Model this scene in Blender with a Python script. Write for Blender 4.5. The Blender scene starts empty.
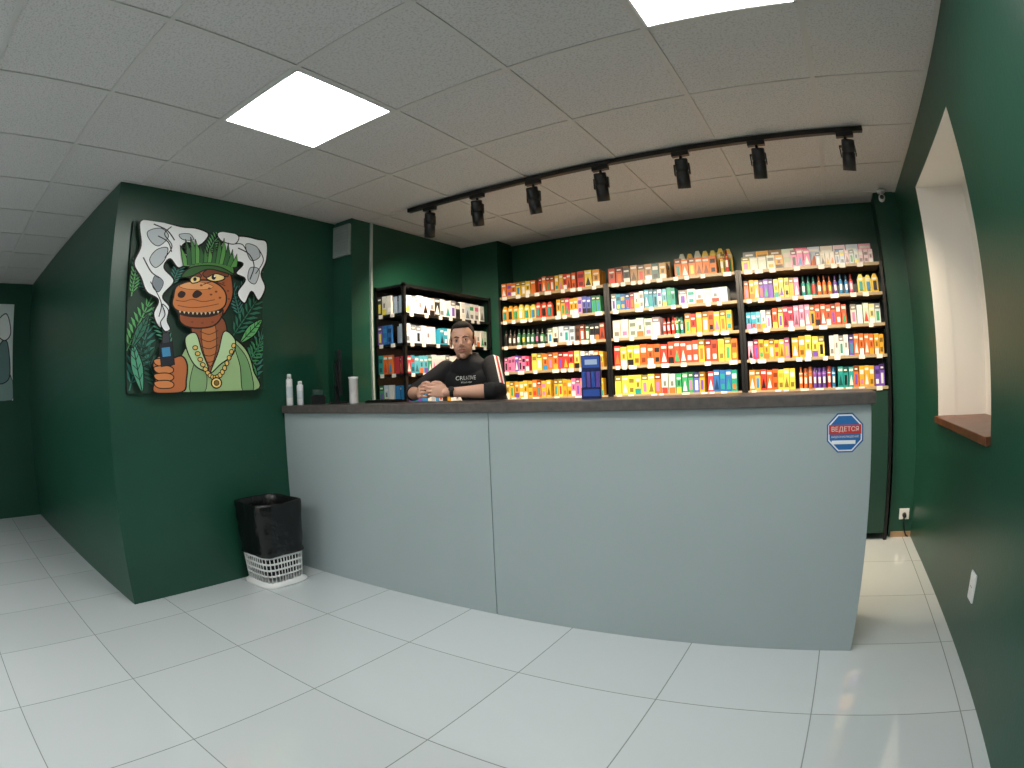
import bpy, bmesh, math, random
from mathutils import Vector, Matrix, Euler, noise
from mathutils.bvhtree import BVHTree
from mathutils.geometry import tessellate_polygon
random.seed(7)
scene=bpy.context.scene
COL=bpy.context.collection

# ---------------------------------------------------------------- helpers
def lin(c):
    if isinstance(c,str):
        c=c.lstrip('#'); c=[int(c[i:i+2],16)/255 for i in (0,2,4)]
    return tuple((x/12.92 if x<=.04045 else ((x+.055)/1.055)**2.4) for x in c)
def mat(name,color,rough=.5,metal=0,bump=0,bscale=50,var=0,vscale=3,emit=0,spec=.5):
    m=bpy.data.materials.new(name); m.use_nodes=True; nt=m.node_tree; b=nt.nodes['Principled BSDF']
    c=lin(color); b.inputs['Base Color'].default_value=(*c,1)
    b.inputs['Roughness'].default_value=rough; b.inputs['Metallic'].default_value=metal
    b.inputs['Specular IOR Level'].default_value=spec
    if emit:
        b.inputs['Emission Color'].default_value=(*c,1); b.inputs['Emission Strength'].default_value=emit
    if var or bump:
        tc=nt.nodes.new('ShaderNodeTexCoord')
    if var:
        n=nt.nodes.new('ShaderNodeTexNoise'); n.inputs['Scale'].default_value=vscale; n.inputs['Detail'].default_value=3
        nt.links.new(tc.outputs['Object'],n.inputs['Vector'])
        r=nt.nodes.new('ShaderNodeValToRGB')
        r.color_ramp.elements[0].position=.3; r.color_ramp.elements[1].position=.7
        r.color_ramp.elements[0].color=(*[max(0,x*(1-var)) for x in c],1); r.color_ramp.elements[1].color=(*[min(1,x*(1+var)) for x in c],1)
        nt.links.new(n.outputs['Fac'],r.inputs['Fac']); nt.links.new(r.outputs['Color'],b.inputs['Base Color'])
    if bump:
        n=nt.nodes.new('ShaderNodeTexNoise'); n.inputs['Scale'].default_value=bscale; n.inputs['Detail'].default_value=3
        nt.links.new(tc.outputs['Object'],n.inputs['Vector'])
        bp=nt.nodes.new('ShaderNodeBump'); bp.inputs['Strength'].default_value=bump; bp.inputs['Distance'].default_value=.01
        nt.links.new(n.outputs['Fac'],bp.inputs['Height']); nt.links.new(bp.outputs['Normal'],b.inputs['Normal'])
    return m
def attrmat(name,rough=.4):
    m=bpy.data.materials.new(name); m.use_nodes=True; nt=m.node_tree; b=nt.nodes['Principled BSDF']
    a=nt.nodes.new('ShaderNodeAttribute'); a.attribute_name='Col'
    nt.links.new(a.outputs['Color'],b.inputs['Base Color']); b.inputs['Roughness'].default_value=rough
    return m
class MB:
    def __init__(s): s.v=[];s.f=[];s.m=[];s.c=[];s.sm=[]
    def add(s,vs,fs,m=0,c=(1,1,1),smooth=False):
        o=len(s.v); s.v+= [tuple(v) for v in vs]
        for f in fs: s.f.append([i+o for i in f]); s.m.append(m); s.c.append(c); s.sm.append(smooth)
    def box(s,x0,x1,y0,y1,z0,z1,m=0,c=(1,1,1),M=None):
        vs=[Vector(p) for p in [(x0,y0,z0),(x1,y0,z0),(x1,y1,z0),(x0,y1,z0),(x0,y0,z1),(x1,y0,z1),(x1,y1,z1),(x0,y1,z1)]]
        if M is not None: vs=[M@v for v in vs]
        s.add(vs,[(0,3,2,1),(4,5,6,7),(0,1,5,4),(1,2,6,5),(2,3,7,6),(3,0,4,7)],m,c)
    def rings(s,rs,m=0,c=(1,1,1),caps=True,smooth=True,cf=None):
        o=len(s.v);n=len(rs[0])
        for r in rs: s.v+= [tuple(p) for p in r]
        for k in range(len(rs)-1):
            for i in range(n):
                j=(i+1)%n
                s.f.append([o+k*n+i,o+k*n+j,o+(k+1)*n+j,o+(k+1)*n+i]); s.m.append(m); s.c.append(cf(k,i) if cf else c); s.sm.append(smooth)
        if caps:
            s.f.append([o+i for i in range(n)][::-1]); s.m.append(m); s.c.append(c if not cf else cf(0,0)); s.sm.append(False)
            s.f.append([o+(len(rs)-1)*n+i for i in range(n)]); s.m.append(m); s.c.append(c if not cf else cf(len(rs)-2,0)); s.sm.append(False)
    def cyl(s,p0,p1,r0,r1=None,seg=16,m=0,c=(1,1,1),caps=True):
        r1=r0 if r1 is None else r1
        s.tube([p0,p1],[r0,r1],seg,m,c,caps)
    def tube(s,ps,rs,seg=12,m=0,c=(1,1,1),caps=True,round_=False):
        ps=[Vector(p) for p in ps]
        if round_:
            d=(ps[0]-ps[1]).normalized(); e=(ps[-1]-ps[-2]).normalized()
            ps=[ps[0]+d*rs[0]*.95,ps[0]+d*rs[0]*.7]+ps+[ps[-1]+e*rs[-1]*.7,ps[-1]+e*rs[-1]*.95]
            rs=[rs[0]*.3,rs[0]*.72]+list(rs)+[rs[-1]*.72,rs[-1]*.3]
        R=[];up=None
        for i,p in enumerate(ps):
            d=((ps[min(i+1,len(ps)-1)]-ps[max(i-1,0)])).normalized()
            if up is None:
                up=Vector((0,0,1)) if abs(d.z)<.9 else Vector((1,0,0))
            a=d.cross(up).normalized(); b=a.cross(d).normalized(); up=b
            R.append([p+(a*math.cos(t)+b*math.sin(t))*rs[i] for t in [2*math.pi*k/seg for k in range(seg)]])
        s.rings(R,m,c,caps)
    def lathe(s,cx,cy,z0,prof,seg=16,m=0,c=(1,1,1),cf=None):
        s.rings([[ (cx+r*math.cos(2*math.pi*k/seg),cy+r*math.sin(2*math.pi*k/seg),z0+z) for k in range(seg)] for r,z in prof],m,c,True,True,cf)
    def ell(s,c0,r,m=0,c=(1,1,1),nu=40,nv=24,M=None):
        R=[]
        for j in range(nv+1):
            ph=math.pi*(j+.02 if j==0 else (j-.02 if j==nv else j))/nv
            R.append([])
            for i in range(nu):
                t=2*math.pi*i/nu
                p=Vector((r[0]*math.sin(ph)*math.cos(t),r[1]*math.sin(ph)*math.sin(t),-r[2]*math.cos(ph)))
                if M is not None: p=M@p
                R[-1].append(p+Vector(c0))
        s.rings(R,m,c)
    def obj(s,name,mats,parent=None,bevel=0,M=None):
        me=bpy.data.meshes.new(name); me.from_pydata(s.v,[],s.f)
        for m in mats: me.materials.append(m)
        me.polygons.foreach_set('material_index',s.m); me.polygons.foreach_set('use_smooth',s.sm)
        ca=me.color_attributes.new('Col','FLOAT_COLOR','CORNER')
        arr=[]
        for f,c in zip(s.f,s.c): arr+= [c[0],c[1],c[2],1]*len(f)
        ca.data.foreach_set('color',arr)
        me.validate(); me.update()
        o=bpy.data.objects.new(name,me); COL.objects.link(o)
        if M is not None: o.matrix_world=M
        if parent: o.parent=parent
        if bevel:
            b=o.modifiers.new('b','BEVEL'); b.width=bevel; b.segments=2; b.limit_method='ANGLE'; b.angle_limit=math.radians(50)
        return o
def empty(name):
    e=bpy.data.objects.new(name,None); COL.objects.link(e); e.empty_display_size=.1; return e

# ---------------------------------------------------------------- constants (metres)
H=2.483; XP=-3.2555; YC=1.007; XF=-6.63; XR=.726; YB=4.43; YF=-3.0; XN=-3.05
YK=2.353; KT=1.115

# ---------------------------------------------------------------- materials
green=mat('green_wall_paint','#184838',.36,bump=.06,bscale=60,var=.08,vscale=2)
white_paint=mat('white_paint','#ece9e2',.6)
offwhite=mat('offwhite_wall_paint','#dadddd',.6)
panel_m=mat('grey_laminate','#a0aeb0',.36,var=.03,vscale=1.5)
top_m=mat('countertop_laminate','#544f4c',.35,var=.25,vscale=30)
black=mat('black_metal','#0d0d0e',.35)
blackpl=mat('black_plastic','#101113',.3)
whitepl=mat('white_plastic','#e4e6e6',.35)
wood=mat('wood_sill','#6a3d25',.35,var=.3,vscale=12)
cabm=mat('dark_green_cabinet','#16382e',.4)
prod=attrmat('product_packaging',.35)
posterm=attrmat('canvas_print',.55)
tagm=mat('price_tag_paper','#e8e5de',.5)
boardm=mat('shelf_board','#a08566',.5)
tbar=mat('ceiling_t_bar','#c2c0bd',.45)
lightm=mat('led_panel_diffuser','#fffdf8',.5,emit=1)
lightm.node_tree.nodes['Principled BSDF'].inputs['Emission Strength'].default_value=21

def ceil_mat():
    m=mat('ceiling_tile','#c6c4c0',.9)
    nt=m.node_tree; b=nt.nodes['Principled BSDF']
    tc=nt.nodes.new('ShaderNodeTexCoord')
    n=nt.nodes.new('ShaderNodeTexNoise'); n.inputs['Scale'].default_value=110; n.inputs['Detail'].default_value=4
    nt.links.new(tc.outputs['Object'],n.inputs['Vector'])
    r=nt.nodes.new('ShaderNodeValToRGB'); r.color_ramp.elements[0].position=.36; r.color_ramp.elements[1].position=.5
    r.color_ramp.elements[0].color=(*lin('#b2b0af'),1); r.color_ramp.elements[1].color=(*lin('#cac8c7'),1)
    nt.links.new(n.outputs['Fac'],r.inputs['Fac']); nt.links.new(r.outputs['Color'],b.inputs['Base Color'])
    return m
def floor_mat():
    m=bpy.data.materials.new('glossy_floor_tile'); m.use_nodes=True; nt=m.node_tree; b=nt.nodes['Principled BSDF']
    N=nt.nodes.new; Lk=nt.links.new
    g=N('ShaderNodeNewGeometry'); sx=N('ShaderNodeSeparateXYZ'); Lk(g.outputs['Position'],sx.inputs[0])
    masks=[];cells=[]
    for ax,off in (('X',-1.14),('Y',1.22)):
        a=N('ShaderNodeMath'); a.operation='SUBTRACT'; Lk(sx.outputs[ax],a.inputs[0]); a.inputs[1].default_value=off
        d=N('ShaderNodeMath'); d.operation='DIVIDE'; Lk(a.outputs[0],d.inputs[0]); d.inputs[1].default_value=.6
        d2=N('ShaderNodeMath'); d2.operation='ADD'; Lk(d.outputs[0],d2.inputs[0]); d2.inputs[1].default_value=.5
        f=N('ShaderNodeMath'); f.operation='FRACT'; Lk(d2.outputs[0],f.inputs[0])
        s=N('ShaderNodeMath'); s.operation='SUBTRACT'; Lk(f.outputs[0],s.inputs[0]); s.inputs[1].default_value=.5
        ab=N('ShaderNodeMath'); ab.operation='ABSOLUTE'; Lk(s.outputs[0],ab.inputs[0])
        lt=N('ShaderNodeMath'); lt.operation='LESS_THAN'; Lk(ab.outputs[0],lt.inputs[0]); lt.inputs[1].default_value=.004
        masks.append(lt)
        fl=N('ShaderNodeMath'); fl.operation='FLOOR'; Lk(d.outputs[0],fl.inputs[0]); cells.append(fl)
    mx=N('ShaderNodeMath'); mx.operation='MAXIMUM'; Lk(masks[0].outputs[0],mx.inputs[0]); Lk(masks[1].outputs[0],mx.inputs[1])
    cb=N('ShaderNodeCombineXYZ'); Lk(cells[0].outputs[0],cb.inputs[0]); Lk(cells[1].outputs[0],cb.inputs[1])
    wn=N('ShaderNodeTexWhiteNoise'); Lk(cb.outputs[0],wn.inputs['Vector'])
    mr=N('ShaderNodeMapRange'); Lk(wn.outputs['Value'],mr.inputs['Value']); mr.inputs['To Min'].default_value=.95; mr.inputs['To Max'].default_value=1.02
    hs=N('ShaderNodeHueSaturation'); hs.inputs['Color'].default_value=(*lin('#cad2d5'),1); Lk(mr.outputs[0],hs.inputs['Value'])
    mix=N('ShaderNodeMix'); mix.data_type='RGBA'; Lk(mx.outputs[0],mix.inputs['Factor']); Lk(hs.outputs[0],mix.inputs['A']); mix.inputs['B'].default_value=(*lin('#8f9492'),1)
    Lk(mix.outputs['Result'],b.inputs['Base Color'])
    b.inputs['Roughness'].default_value=.045; b.inputs['IOR'].default_value=1.8; b.inputs['Specular IOR Level'].default_value=.7
    return m
ceilm=ceil_mat(); floorm=floor_mat()

# ---------------------------------------------------------------- room shell
T=.12
def wall(name,boxes,mats=(green,)):
    b=MB()
    for q in boxes: b.box(*q[:6],m=q[6] if len(q)>6 else 0)
    return b.obj(name,list(mats))
wall('floor',[(XF-T,XR+.7,YF-T,YB+T,-.1,0)],(floorm,))
wall('ceiling',[(XF-T,XR+.7,YF-T,YB+T,H,H+.1)],(ceilm,))
wall('wall_left_picture',[(XP-T,XP,YC,2.80,0,H)])
wall('wall_left_rear',[(XP-T,XN,2.8605,YB,0,H)])
wall('wall_left_step',[(XP-T,XN,2.80,2.8605,0,H)])
wall('wall_left_return',[(XF,XP-T,YC,YC+T,0,H)])
wall('wall_far_left',[(XF-T,XF,YF,YC+T,0,H)])
wall('wall_back',[(XN,XR,YB,YB+T,0,H)])
wall('wall_back_pilaster_left',[(XN,-2.66,4.17,YB,0,H)])
wall('wall_back_pilaster_right',[(.545,XR,4.2,YB,0,H)])
wall('wall_front',[(XF-T,XR+T,YF-T,YF,0,H)],(offwhite,))  # unseen wall behind the camera; its off-white is picked to bounce light
NY0,NY1,NZ0,NZ1,ND=2.24,3.37,.93,2.25,.33
wall('wall_right',[(XR,XR+T,YF,NY0,0,H),(XR,XR+T,NY1,YB+T,0,H),(XR,XR+T,NY0,NY1,0,NZ0-.04),(XR,XR+T,NY0,NY1,NZ1,H),
   (XR+T,XR+ND,NY0-.05,NY0,NZ0-.1,NZ1+.05,1),(XR+T,XR+ND,NY1,NY1+.05,NZ0-.1,NZ1+.05,1),(XR+T,XR+ND,NY0,NY1,NZ0-.1,NZ0-.04,1),(XR+T,XR+ND,NY0,NY1,NZ1,NZ1+.05,1),
   (XR+.002,XR+T,NY1-.004,NY1,NZ0,NZ1,1),(XR+.002,XR+T,NY0,NY0+.004,NZ0,NZ1,1),(XR+.002,XR+T,NY0,NY1,NZ1-.004,NZ1,1)],(green,white_paint))
b=MB(); b.box(XR+ND,XR+ND+.03,NY0-.05,NY1+.05,NZ0-.1,NZ1+.05)
b.obj('window_1',[white_paint])
b=MB(); b.box(XR-.025,XR+ND-.004,NY0+.005,NY1-.005,NZ0-.038,NZ0); b.obj('trim_1',[wood],bevel=.004)
b=MB(); b.box(.56,XR-.002,4.187,4.199,0,.04); b.obj('baseboard_back',[boardm])

GX,GY=-2.2496,1.1611
b=MB()
xs=[GX+.6*i for i in range(-8,6)]; ys=[GY+.6*j for j in range(-7,6)]
for x in xs:
    y1=YC if x<XP else YB
    if XF<x<XR: b.box(x-.012,x+.012,YF,y1,H-.0055,H)
for y in ys:
    x0=XF if y<YC else (XP if y<2.8 else XN)
    if YF<y<YB: b.box(x0,XR,y-.012,y+.012,H-.005,H)
for q in ((XF,XR,YF,YF+.02),(XR-.02,XR,YF,YB),(XF,XP,YC-.02,YC),(XP,XP+.02,YC,2.8),(XN,XN+.02,2.8,4.17),(-2.66,.545,YB-.02,YB),(XN,-2.66,4.15,4.17),(XF,XF+.02,YF,YC)):
    b.box(*q,H-.0045,H)
b.obj('trim_ceiling_grid',[tbar])
for i,j in ((0,0),(3,0),(0,-4),(3,-4),(-4,-5),(-2,-5)):  # negative rows: unseen panels behind the camera, added as fill light
    x,y=GX+.6*i,GY+.6*j
    b=MB(); b.box(x+.014,x+.586,y+.014,y+.586,H-.004,H-.001,0)
    for q in ((x+.012,x+.588,y+.012,y+.022),(x+.012,x+.588,y+.578,y+.588),(x+.012,x+.022,y+.012,y+.588),(x+.578,x+.588,y+.012,y+.588)): b.box(*q,H-.007,H,1)
    b.obj('led_ceiling_panel',[lightm,whitepl])

# ---------------------------------------------------------------- counter (set very slightly skew to the room)
E=empty('service_counter')
KX0,KX1=XP+.010,.2075
b=MB()
b.box(KX0,-1.576,YK,YK+.018,.0,1.065); b.box(-1.572,KX1,YK,YK+.018,0,1.065)
b.obj('front_panels',[panel_m],E,bevel=.0014)
b=MB(); b.box(KX1-.018,KX1,YK+.0185,2.78,0,1.065); b.box(-1.583,-1.565,YK+.0185,2.78,0,1.065); b.box(KX0,KX0+.018,YK+.0185,2.78,0,1.065)
b.box(KX0+.02,KX1-.02,YK+.02,2.78,.55,.568); b.box(KX0+.02,KX1-.02,YK+.02,2.78,.06,.078)
b.obj('carcass',[panel_m],E)
b=MB(); b.box(KX0,KX1+.02,YK-.022,2.797,1.0655,KT); b.obj('countertop',[top_m],E,bevel=.004)
KROT=Matrix.Translation((KX1,YK,0))@Matrix.Rotation(math.radians(.75),4,'Z')@Matrix.Translation((-KX1,-YK,0))
E.matrix_world=KROT
E=empty('security_sticker')
b=MB(); cx,cz=.093,.955
def octa(r,y,m):
    b.add([(cx+r*math.cos(math.pi/8+k*math.pi/4),y,cz+r*math.sin(math.pi/8+k*math.pi/4)) for k in range(8)],[tuple(range(8))],m)
octa(.085,YK-.0008,0); octa(.079,YK-.0012,1); octa(.073,YK-.0016,2)
b.box(cx-.07,cx+.07,YK-.0024,YK-.001,cz-.005,cz+.032,3)
b.box(cx-.058,cx+.045,YK-.0024,YK-.001,cz-.045,cz-.03,1)
b.obj('sticker_sheet',[mat('stk_blue','#1c5a9a',.3),mat('stk_white','#e8eef2',.3),mat('stk_blue2','#2a6cae',.3),mat('stk_red','#c23a3a',.3)],E)
def text(name,body,size,M,material,parent,depth=.0):
    cu=bpy.data.curves.new(name,'FONT'); cu.body=body; cu.size=size; cu.align_x='CENTER'; cu.align_y='CENTER'; cu.extrude=depth
    o=bpy.data.objects.new(name,cu); COL.objects.link(o); o.matrix_world=M; cu.materials.append(material); o.parent=parent; return o
RX=Matrix.Rotation(math.pi/2,4,'X')
text('lettering','ВЕДЕТСЯ',.026,Matrix.Translation((cx,YK-.003,cz+.014))@RX,tagm,E)
text('lettering_b','ВИДЕОНАБЛЮДЕНИЕ',.011,Matrix.Translation((cx,YK-.003,cz-.016))@RX,tagm,E)
E.matrix_world=KROT

# ---------------------------------------------------------------- products
PAL=dict(
 warm=['#d8562f','#e29a2a','#e5bd3a','#c43630','#dc7432','#e6c85e','#b82f4a','#d888a8','#e2d250'],
 mix=['#cf4033','#e0a632','#3384bb','#3ba068','#dd7aa8','#7350b0','#e2d250','#dfddd6','#259690','#dd7434'],
 pale=['#e2dfd6','#d8d2c4','#d0dfe2','#e4c8d0','#c8dcc4','#e0d69c','#c0d0e0'],
 dark=['#3a2a22','#24302a','#5a3b2c','#1d1f24','#6d5140','#a8462e','#2f6a4a'],
 geo=['#b08658','#3f6a66','#8a5a40','#cca86c','#b8583c','#50504c','#c8c0a8'],
 orange=['#dc6226','#e07a2a','#e2b23a','#e09a34','#d03c30','#e2a63a','#e2c850'],
 yellow=['#e4ba36','#e29e2c','#e4d050','#dc7228','#e2c244','#d04c30','#cfd8c8'],
 cool=['#3398b4','#2f6aac','#25907c','#dcdddd','#60b4c8','#c4404c','#e0e0da'],
 pink=['#dd7aa8','#7350b0','#cf4068','#e2a0b8','#5c68bc','#e0a632','#3ba068'],
 device=['#e6e6e3','#d8dade','#e8e8e6','#e2dcd6','#2a2c30','#c8d6e4','#e0d0d0'])
def item(b,x,z,w,d,h,y,kind,col,M=None):
    c=lin(col); c2=lin(random.choice(PAL['mix']+['#f0f0f0','#f0f0f0','#151515','#151515'])); wht=lin('#e4e2da'); dk=tuple(q*.3 for q in c)
    tr=(lambda p:p) if M is None else (lambda p:M@Vector(p))
    def bx(x0,x1,y0,y1,z0,z1,cc): b.box(x0,x1,y0,y1,z0,z1,0,cc,M)
    if kind=='box':
        bx(x,x+w,y,y+d,z,z+h,c)
        lay=random.choice((0,1,2,3))
        if lay==0:
            bx(x+w*.12,x+w*.88,y-.0008,y,z+h*.6,z+h*.82,random.choice([wht,c2,dk]))
            bx(x+w*.2,x+w*.8,y-.0008,y,z+h*.12,z+h*.35,random.choice([dk,c2]))
        elif lay==1:
            bx(x+w*.05,x+w*.95,y-.0008,y,z,z+h*.3,c2)
            bx(x+w*.15,x+w*.85,y-.0008,y,z+h*.7,z+h*.8,wht)
            bx(x+w*.3,x+w*.7,y-.0008,y,z+h*.38,z+h*.62,dk)
        elif lay==2:
            bx(x+w*.1,x+w*.9,y-.0008,y,z+h*.78,z+h*.9,wht)
            b.add([tr(p) for p in ((x+w*.1,y-.001,z+h*.1),(x+w*.9,y-.001,z+h*.1),(x+w*.5,y-.001,z+h*.62))],[(0,1,2)],0,random.choice([c2,dk,wht]))
        else:
            bx(x,x+w,y-.0008,y,z+h*.72,z+h,dk)
            bx(x+w*.25,x+w*.75,y-.0008,y,z+h*.12,z+h*.6,c2)
            bx(x+w*.2,x+w*.8,y-.0014,y,z+h*.8,z+h*.88,wht)
    elif kind=='stick':
        r=w*.42; cxx=x+w/2; cy=y+r
        seg=8
        prof=[(r*.85,0),(r,.006),(r,h*.68),(r*.98,h*.72),(r*.6,h*.8),(r*.5,h)]
        rs=[[tr((cxx+rr*math.cos(2*math.pi*(k+.5)/seg),cy+rr*.8*math.sin(2*math.pi*(k+.5)/seg),z+zz)) for k in range(seg)] for rr,zz in prof]
        b.rings(rs,0,c,True,True,lambda k,i:[c2,c,c2,c,dk][min(k,4)])
        bx(cxx-r*.6,cxx+r*.6,y-.002,y+.003,z+h*.25,z+h*.55,wht)
    elif kind=='bottle':
        r=w*.42; cxx=x+w/2; cy=y+r; seg=10
        prof=[(r*.9,0),(r,.004),(r,h*.12),(r,h*.6),(r*.95,h*.66),(r*.42,h*.72),(r*.5,h*.74),(r*.45,h*.9),(r*.2,h)]
        cc=[c,c,c2 if random.random()<.4 else c,c,c,wht,dk,dk]
        rs=[[tr((cxx+rr*math.cos(2*math.pi*k/seg),cy+rr*math.sin(2*math.pi*k/seg),z+zz)) for k in range(seg)] for rr,zz in prof]
        b.rings(rs,0,c,True,True,lambda k,i:cc[min(k,7)])
        bx(cxx-r*.55,cxx+r*.55,y-.0015,y+.003,z+h*.2,z+h*.5,random.choice([wht,c2]))
    elif kind=='blister':
        vs=[(x,y,z),(x+w,y,z),(x+w,y,z+h*.75),(x+w*.7,y,z+h),(x+w*.3,y,z+h),(x,y,z+h*.75)]
        vs+= [(p[0],y+d*.4,p[2]) for p in vs]
        b.add([tr(p) for p in vs],[(0,1,2,3,4,5),(11,10,9,8,7,6),(0,6,7,1),(1,7,8,2),(2,8,9,3),(3,9,10,4),(4,10,11,5),(5,11,6,0)],0,c)
        bx(x+w*.25,x+w*.75,y-.012,y,z+h*.12,z+h*.6,c2)
        bx(x+w*.2,x+w*.8,y-.001,y,z+h*.68,z+h*.8,wht)
def row(b,x0,x1,z,y,specs,maxh,M=None):
    x=x0+.010; tot=sum(s[0] for s in specs); L=x1-x0-.02
    for fr,kind,pal,w,h in specs:
        xe=x+L*fr/tot; last=None; cnt=0
        P=PAL[pal]
        while x+w<=xe:
            if cnt<=0: last=random.choice(P); cnt=random.choice([1,1,2,3])
            hh=min(h*random.uniform(.93,1.02),maxh)
            dy=random.uniform(0,.010)
            item(b,x,z,w,.06,hh,y+dy,kind,last,M)
            if random.random()<.6: item(b,x+.001,z,w-.002,.06,hh*.99,y+dy+.075,'box' if kind!='bottle' else kind,last,M)
            x+=w+random.choice([.002,.003,.006]); cnt-=1
        x=xe
LV=[1.95,1.74,1.525,1.31,1.09]
BAYS=[(-2.63,-1.63),(-1.63,-.58),(-.58,.52)]
SY=4.11
rows={0:{0:[(1,'box','warm',.045,.12),(1,'box','orange',.034,.13),(.6,'box','orange',.06,.14)],
         1:[(1,'blister','yellow',.05,.13),(.8,'box','pink',.036,.14)],
         2:[(1,'bottle','dark',.04,.14),(.6,'box','pale',.045,.13),(.6,'box','dark',.038,.13)],
         3:[(.6,'box','pink',.032,.13),(1,'box','warm',.045,.14),(.5,'box','mix',.036,.13)],
         4:[(1,'box','orange',.04,.14),(1,'box','mix',.036,.14)]},
      1:{0:[],
         1:[(.5,'box','cool',.036,.13),(.5,'box','cool',.032,.14),(.8,'box','pale',.06,.11)],
         2:[(.9,'box','pale',.06,.14),(.4,'stick','mix',.03,.13),(.9,'box','orange',.042,.15)],
         3:[(.8,'box','orange',.05,.155),(1,'box','yellow',.045,.165)],
         4:[(1,'box','yellow',.05,.15),(.5,'box','pink',.04,.15),(.5,'box','cool',.042,.16)]},
      2:{0:[(.8,'box','yellow',.06,.10),(.4,'box','pink',.045,.13),(1,'box','pale',.034,.10)],
         1:[(1,'box','mix',.034,.14),(1,'bottle','mix',.036,.14),(.4,'blister','warm',.05,.13)],
         2:[(.4,'box','cool',.034,.13),(1.2,'box','warm',.036,.15),(.5,'box','pale',.042,.14)],
         3:[(.7,'box','pink',.036,.14),(.6,'box','yellow',.045,.15),(.9,'box','mix',.034,.145)],
         4:[(1,'box','orange',.04,.15),(.8,'stick','mix',.032,.15),(1,'box','mix',.036,.15)]}}
railm=mat('price_rail','#ab9877',.4)
for n,(x0,x1) in enumerate(BAYS):
    E=empty('display_shelving')
    if n: E.name='display_shelving.%03d'%n
    b=MB()
    for xx in (x0+.012,x1-.012):
        b.box(xx-.011,xx+.011,SY+.005,SY+.03,0,1.96); b.box(xx-.011,xx+.011,YB-.035,YB-.01,0,1.96)
        for z in LV: b.box(xx-.008,xx+.008,SY+.03,YB-.035,z-.03,z-.012)
    b.box(x0+.02,x1-.02,YB-.014,YB-.010,.05,1.96)
    b.obj('frame',[black],E)
    b=MB(); b.box(x0+.024,x1-.024,SY+.01,YB-.036,.05,1.066); b.box(x0+.03,(x0+x1)/2-.002,SY-.006,SY+.0095,.06,1.05); b.box((x0+x1)/2+.002,x1-.03,SY-.006,SY+.0095,.06,1.05)
    b.obj('base_cabinet',[cabm],E)
    b=MB()
    for z in LV: b.box(x0+.024,x1-.024,SY,YB-.036,z-.018,z)
    b.obj('boards',[boardm],E)
    b=MB()
    for z in LV:
        b.box(x0+.024,x1-.024,SY-.003,SY-.0005,z-.020,z+.001,1)
        x=x0+.05
        while x<x1-.1:
            w=random.choice([.035,.045,.06])
            b.box(x,x+w,SY-.0055,SY-.0032,z-.028,z+.002,0); x+=w+random.choice([.05,.09,.14,.02])
    b.obj('price_tags',[tagm,railm],E)
    b=MB()
    for k,z in enumerate(LV):
        mh=LV[k-1]-z-.04 if k>0 else .3
        sp=rows[n].get(k)
        if sp: row(b,x0+.024,x1-.024,z+.0005,SY+.012,sp,mh)
    if n==1:
        row(b,x0+.01,x0+.56,LV[0]+.0005,SY+.02,[(1,'box','geo',.056,.13)],.3)
        row(b,x0+.01,x0+.56,LV[0]+.0005,SY+.17,[(1,'box','geo',.056,.165)],.3)
        row(b,x0+.55,x1-.02,LV[0]+.0005,SY+.02,[(1,'box','orange',.052,.14),(.3,'stick','warm',.034,.17)],.3)
        row(b,x0+.55,x1-.02,LV[0]+.0005,SY+.17,[(1,'blister','yellow',.06,.22)],.3)
    if n==2:
        for q in range(10):
            item(b,x0+.04+q*.1,LV[0]+.0005,.095,.07,.155,SY+.095,'box',random.choice(PAL['pale']+PAL['pink']))
    b.obj('vape_products',[prod],E)

E=empty('side_display_shelving')
SX0,SX1,SYA,SYB=XN+.004,-2.74,3.03,4.16
LS=[1.96,1.75,1.53,1.31,1.09,.87,.65,.43,.2]
b=MB()
for xx in (SX0+.012,SX1-.012):
    for yy in (SYA+.012,SYB-.012): b.box(xx-.012,xx+.012,yy-.012,yy+.012,0,1.97)
for z in LS: b.box(SX0,SX1,SYA,SYB,z-.018,z)
b.box(SX0,SX0+.004,SYA,SYB,.02,1.96)
b.obj('frame',[black],E)
b=MB()
for z in LS[1:]:
    y=SYA+.06
    while y<SYB-.08:
        b.box(SX1+.001,SX1+.003,y,y+.04,z-.026,z+.002); y+=random.choice([.08,.13,.17])
    b.box(SX0+.05,SX0+.09,SYA-.003,SYA-.001,z-.026,z+.002); b.box(SX0+.17,SX0+.21,SYA-.003,SYA-.001,z-.026,z+.002)
b.obj('price_tags',[tagm],E)
b=MB()
R=Matrix(((0,-1,0,SX1-.012),(1,0,0,0),(0,0,1,0),(0,0,0,1)))
pals=[None,[(1,'box','device',.065,.14)],[(.6,'box','device',.055,.14),(.5,'box','cool',.045,.13),(.5,'box','pale',.05,.14)],[(.5,'box','cool',.045,.13),(.8,'box','device',.05,.14),(.5,'box','pink',.045,.12)],[(.5,'box','mix',.05,.14),(.6,'box','device',.045,.14),(.6,'box','dark',.05,.13)]]
for k,z in enumerate(LS):
    if k==0 or k>5: continue
    sp=pals[k] if k<5 else pals[3]
    row(b,SYA+.02,SYB-.02,z+.0005,0,sp,.17,R)
    x=SX0+.03
    while x<SX1-.13:
        item(b,x,z+.0005,.045,.02,.14,SYA+.004,'box',random.choice(PAL['device']+PAL['device']+PAL['cool']+PAL['mix'])); x+=.05
b.obj('vape_products',[prod],E)

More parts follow.
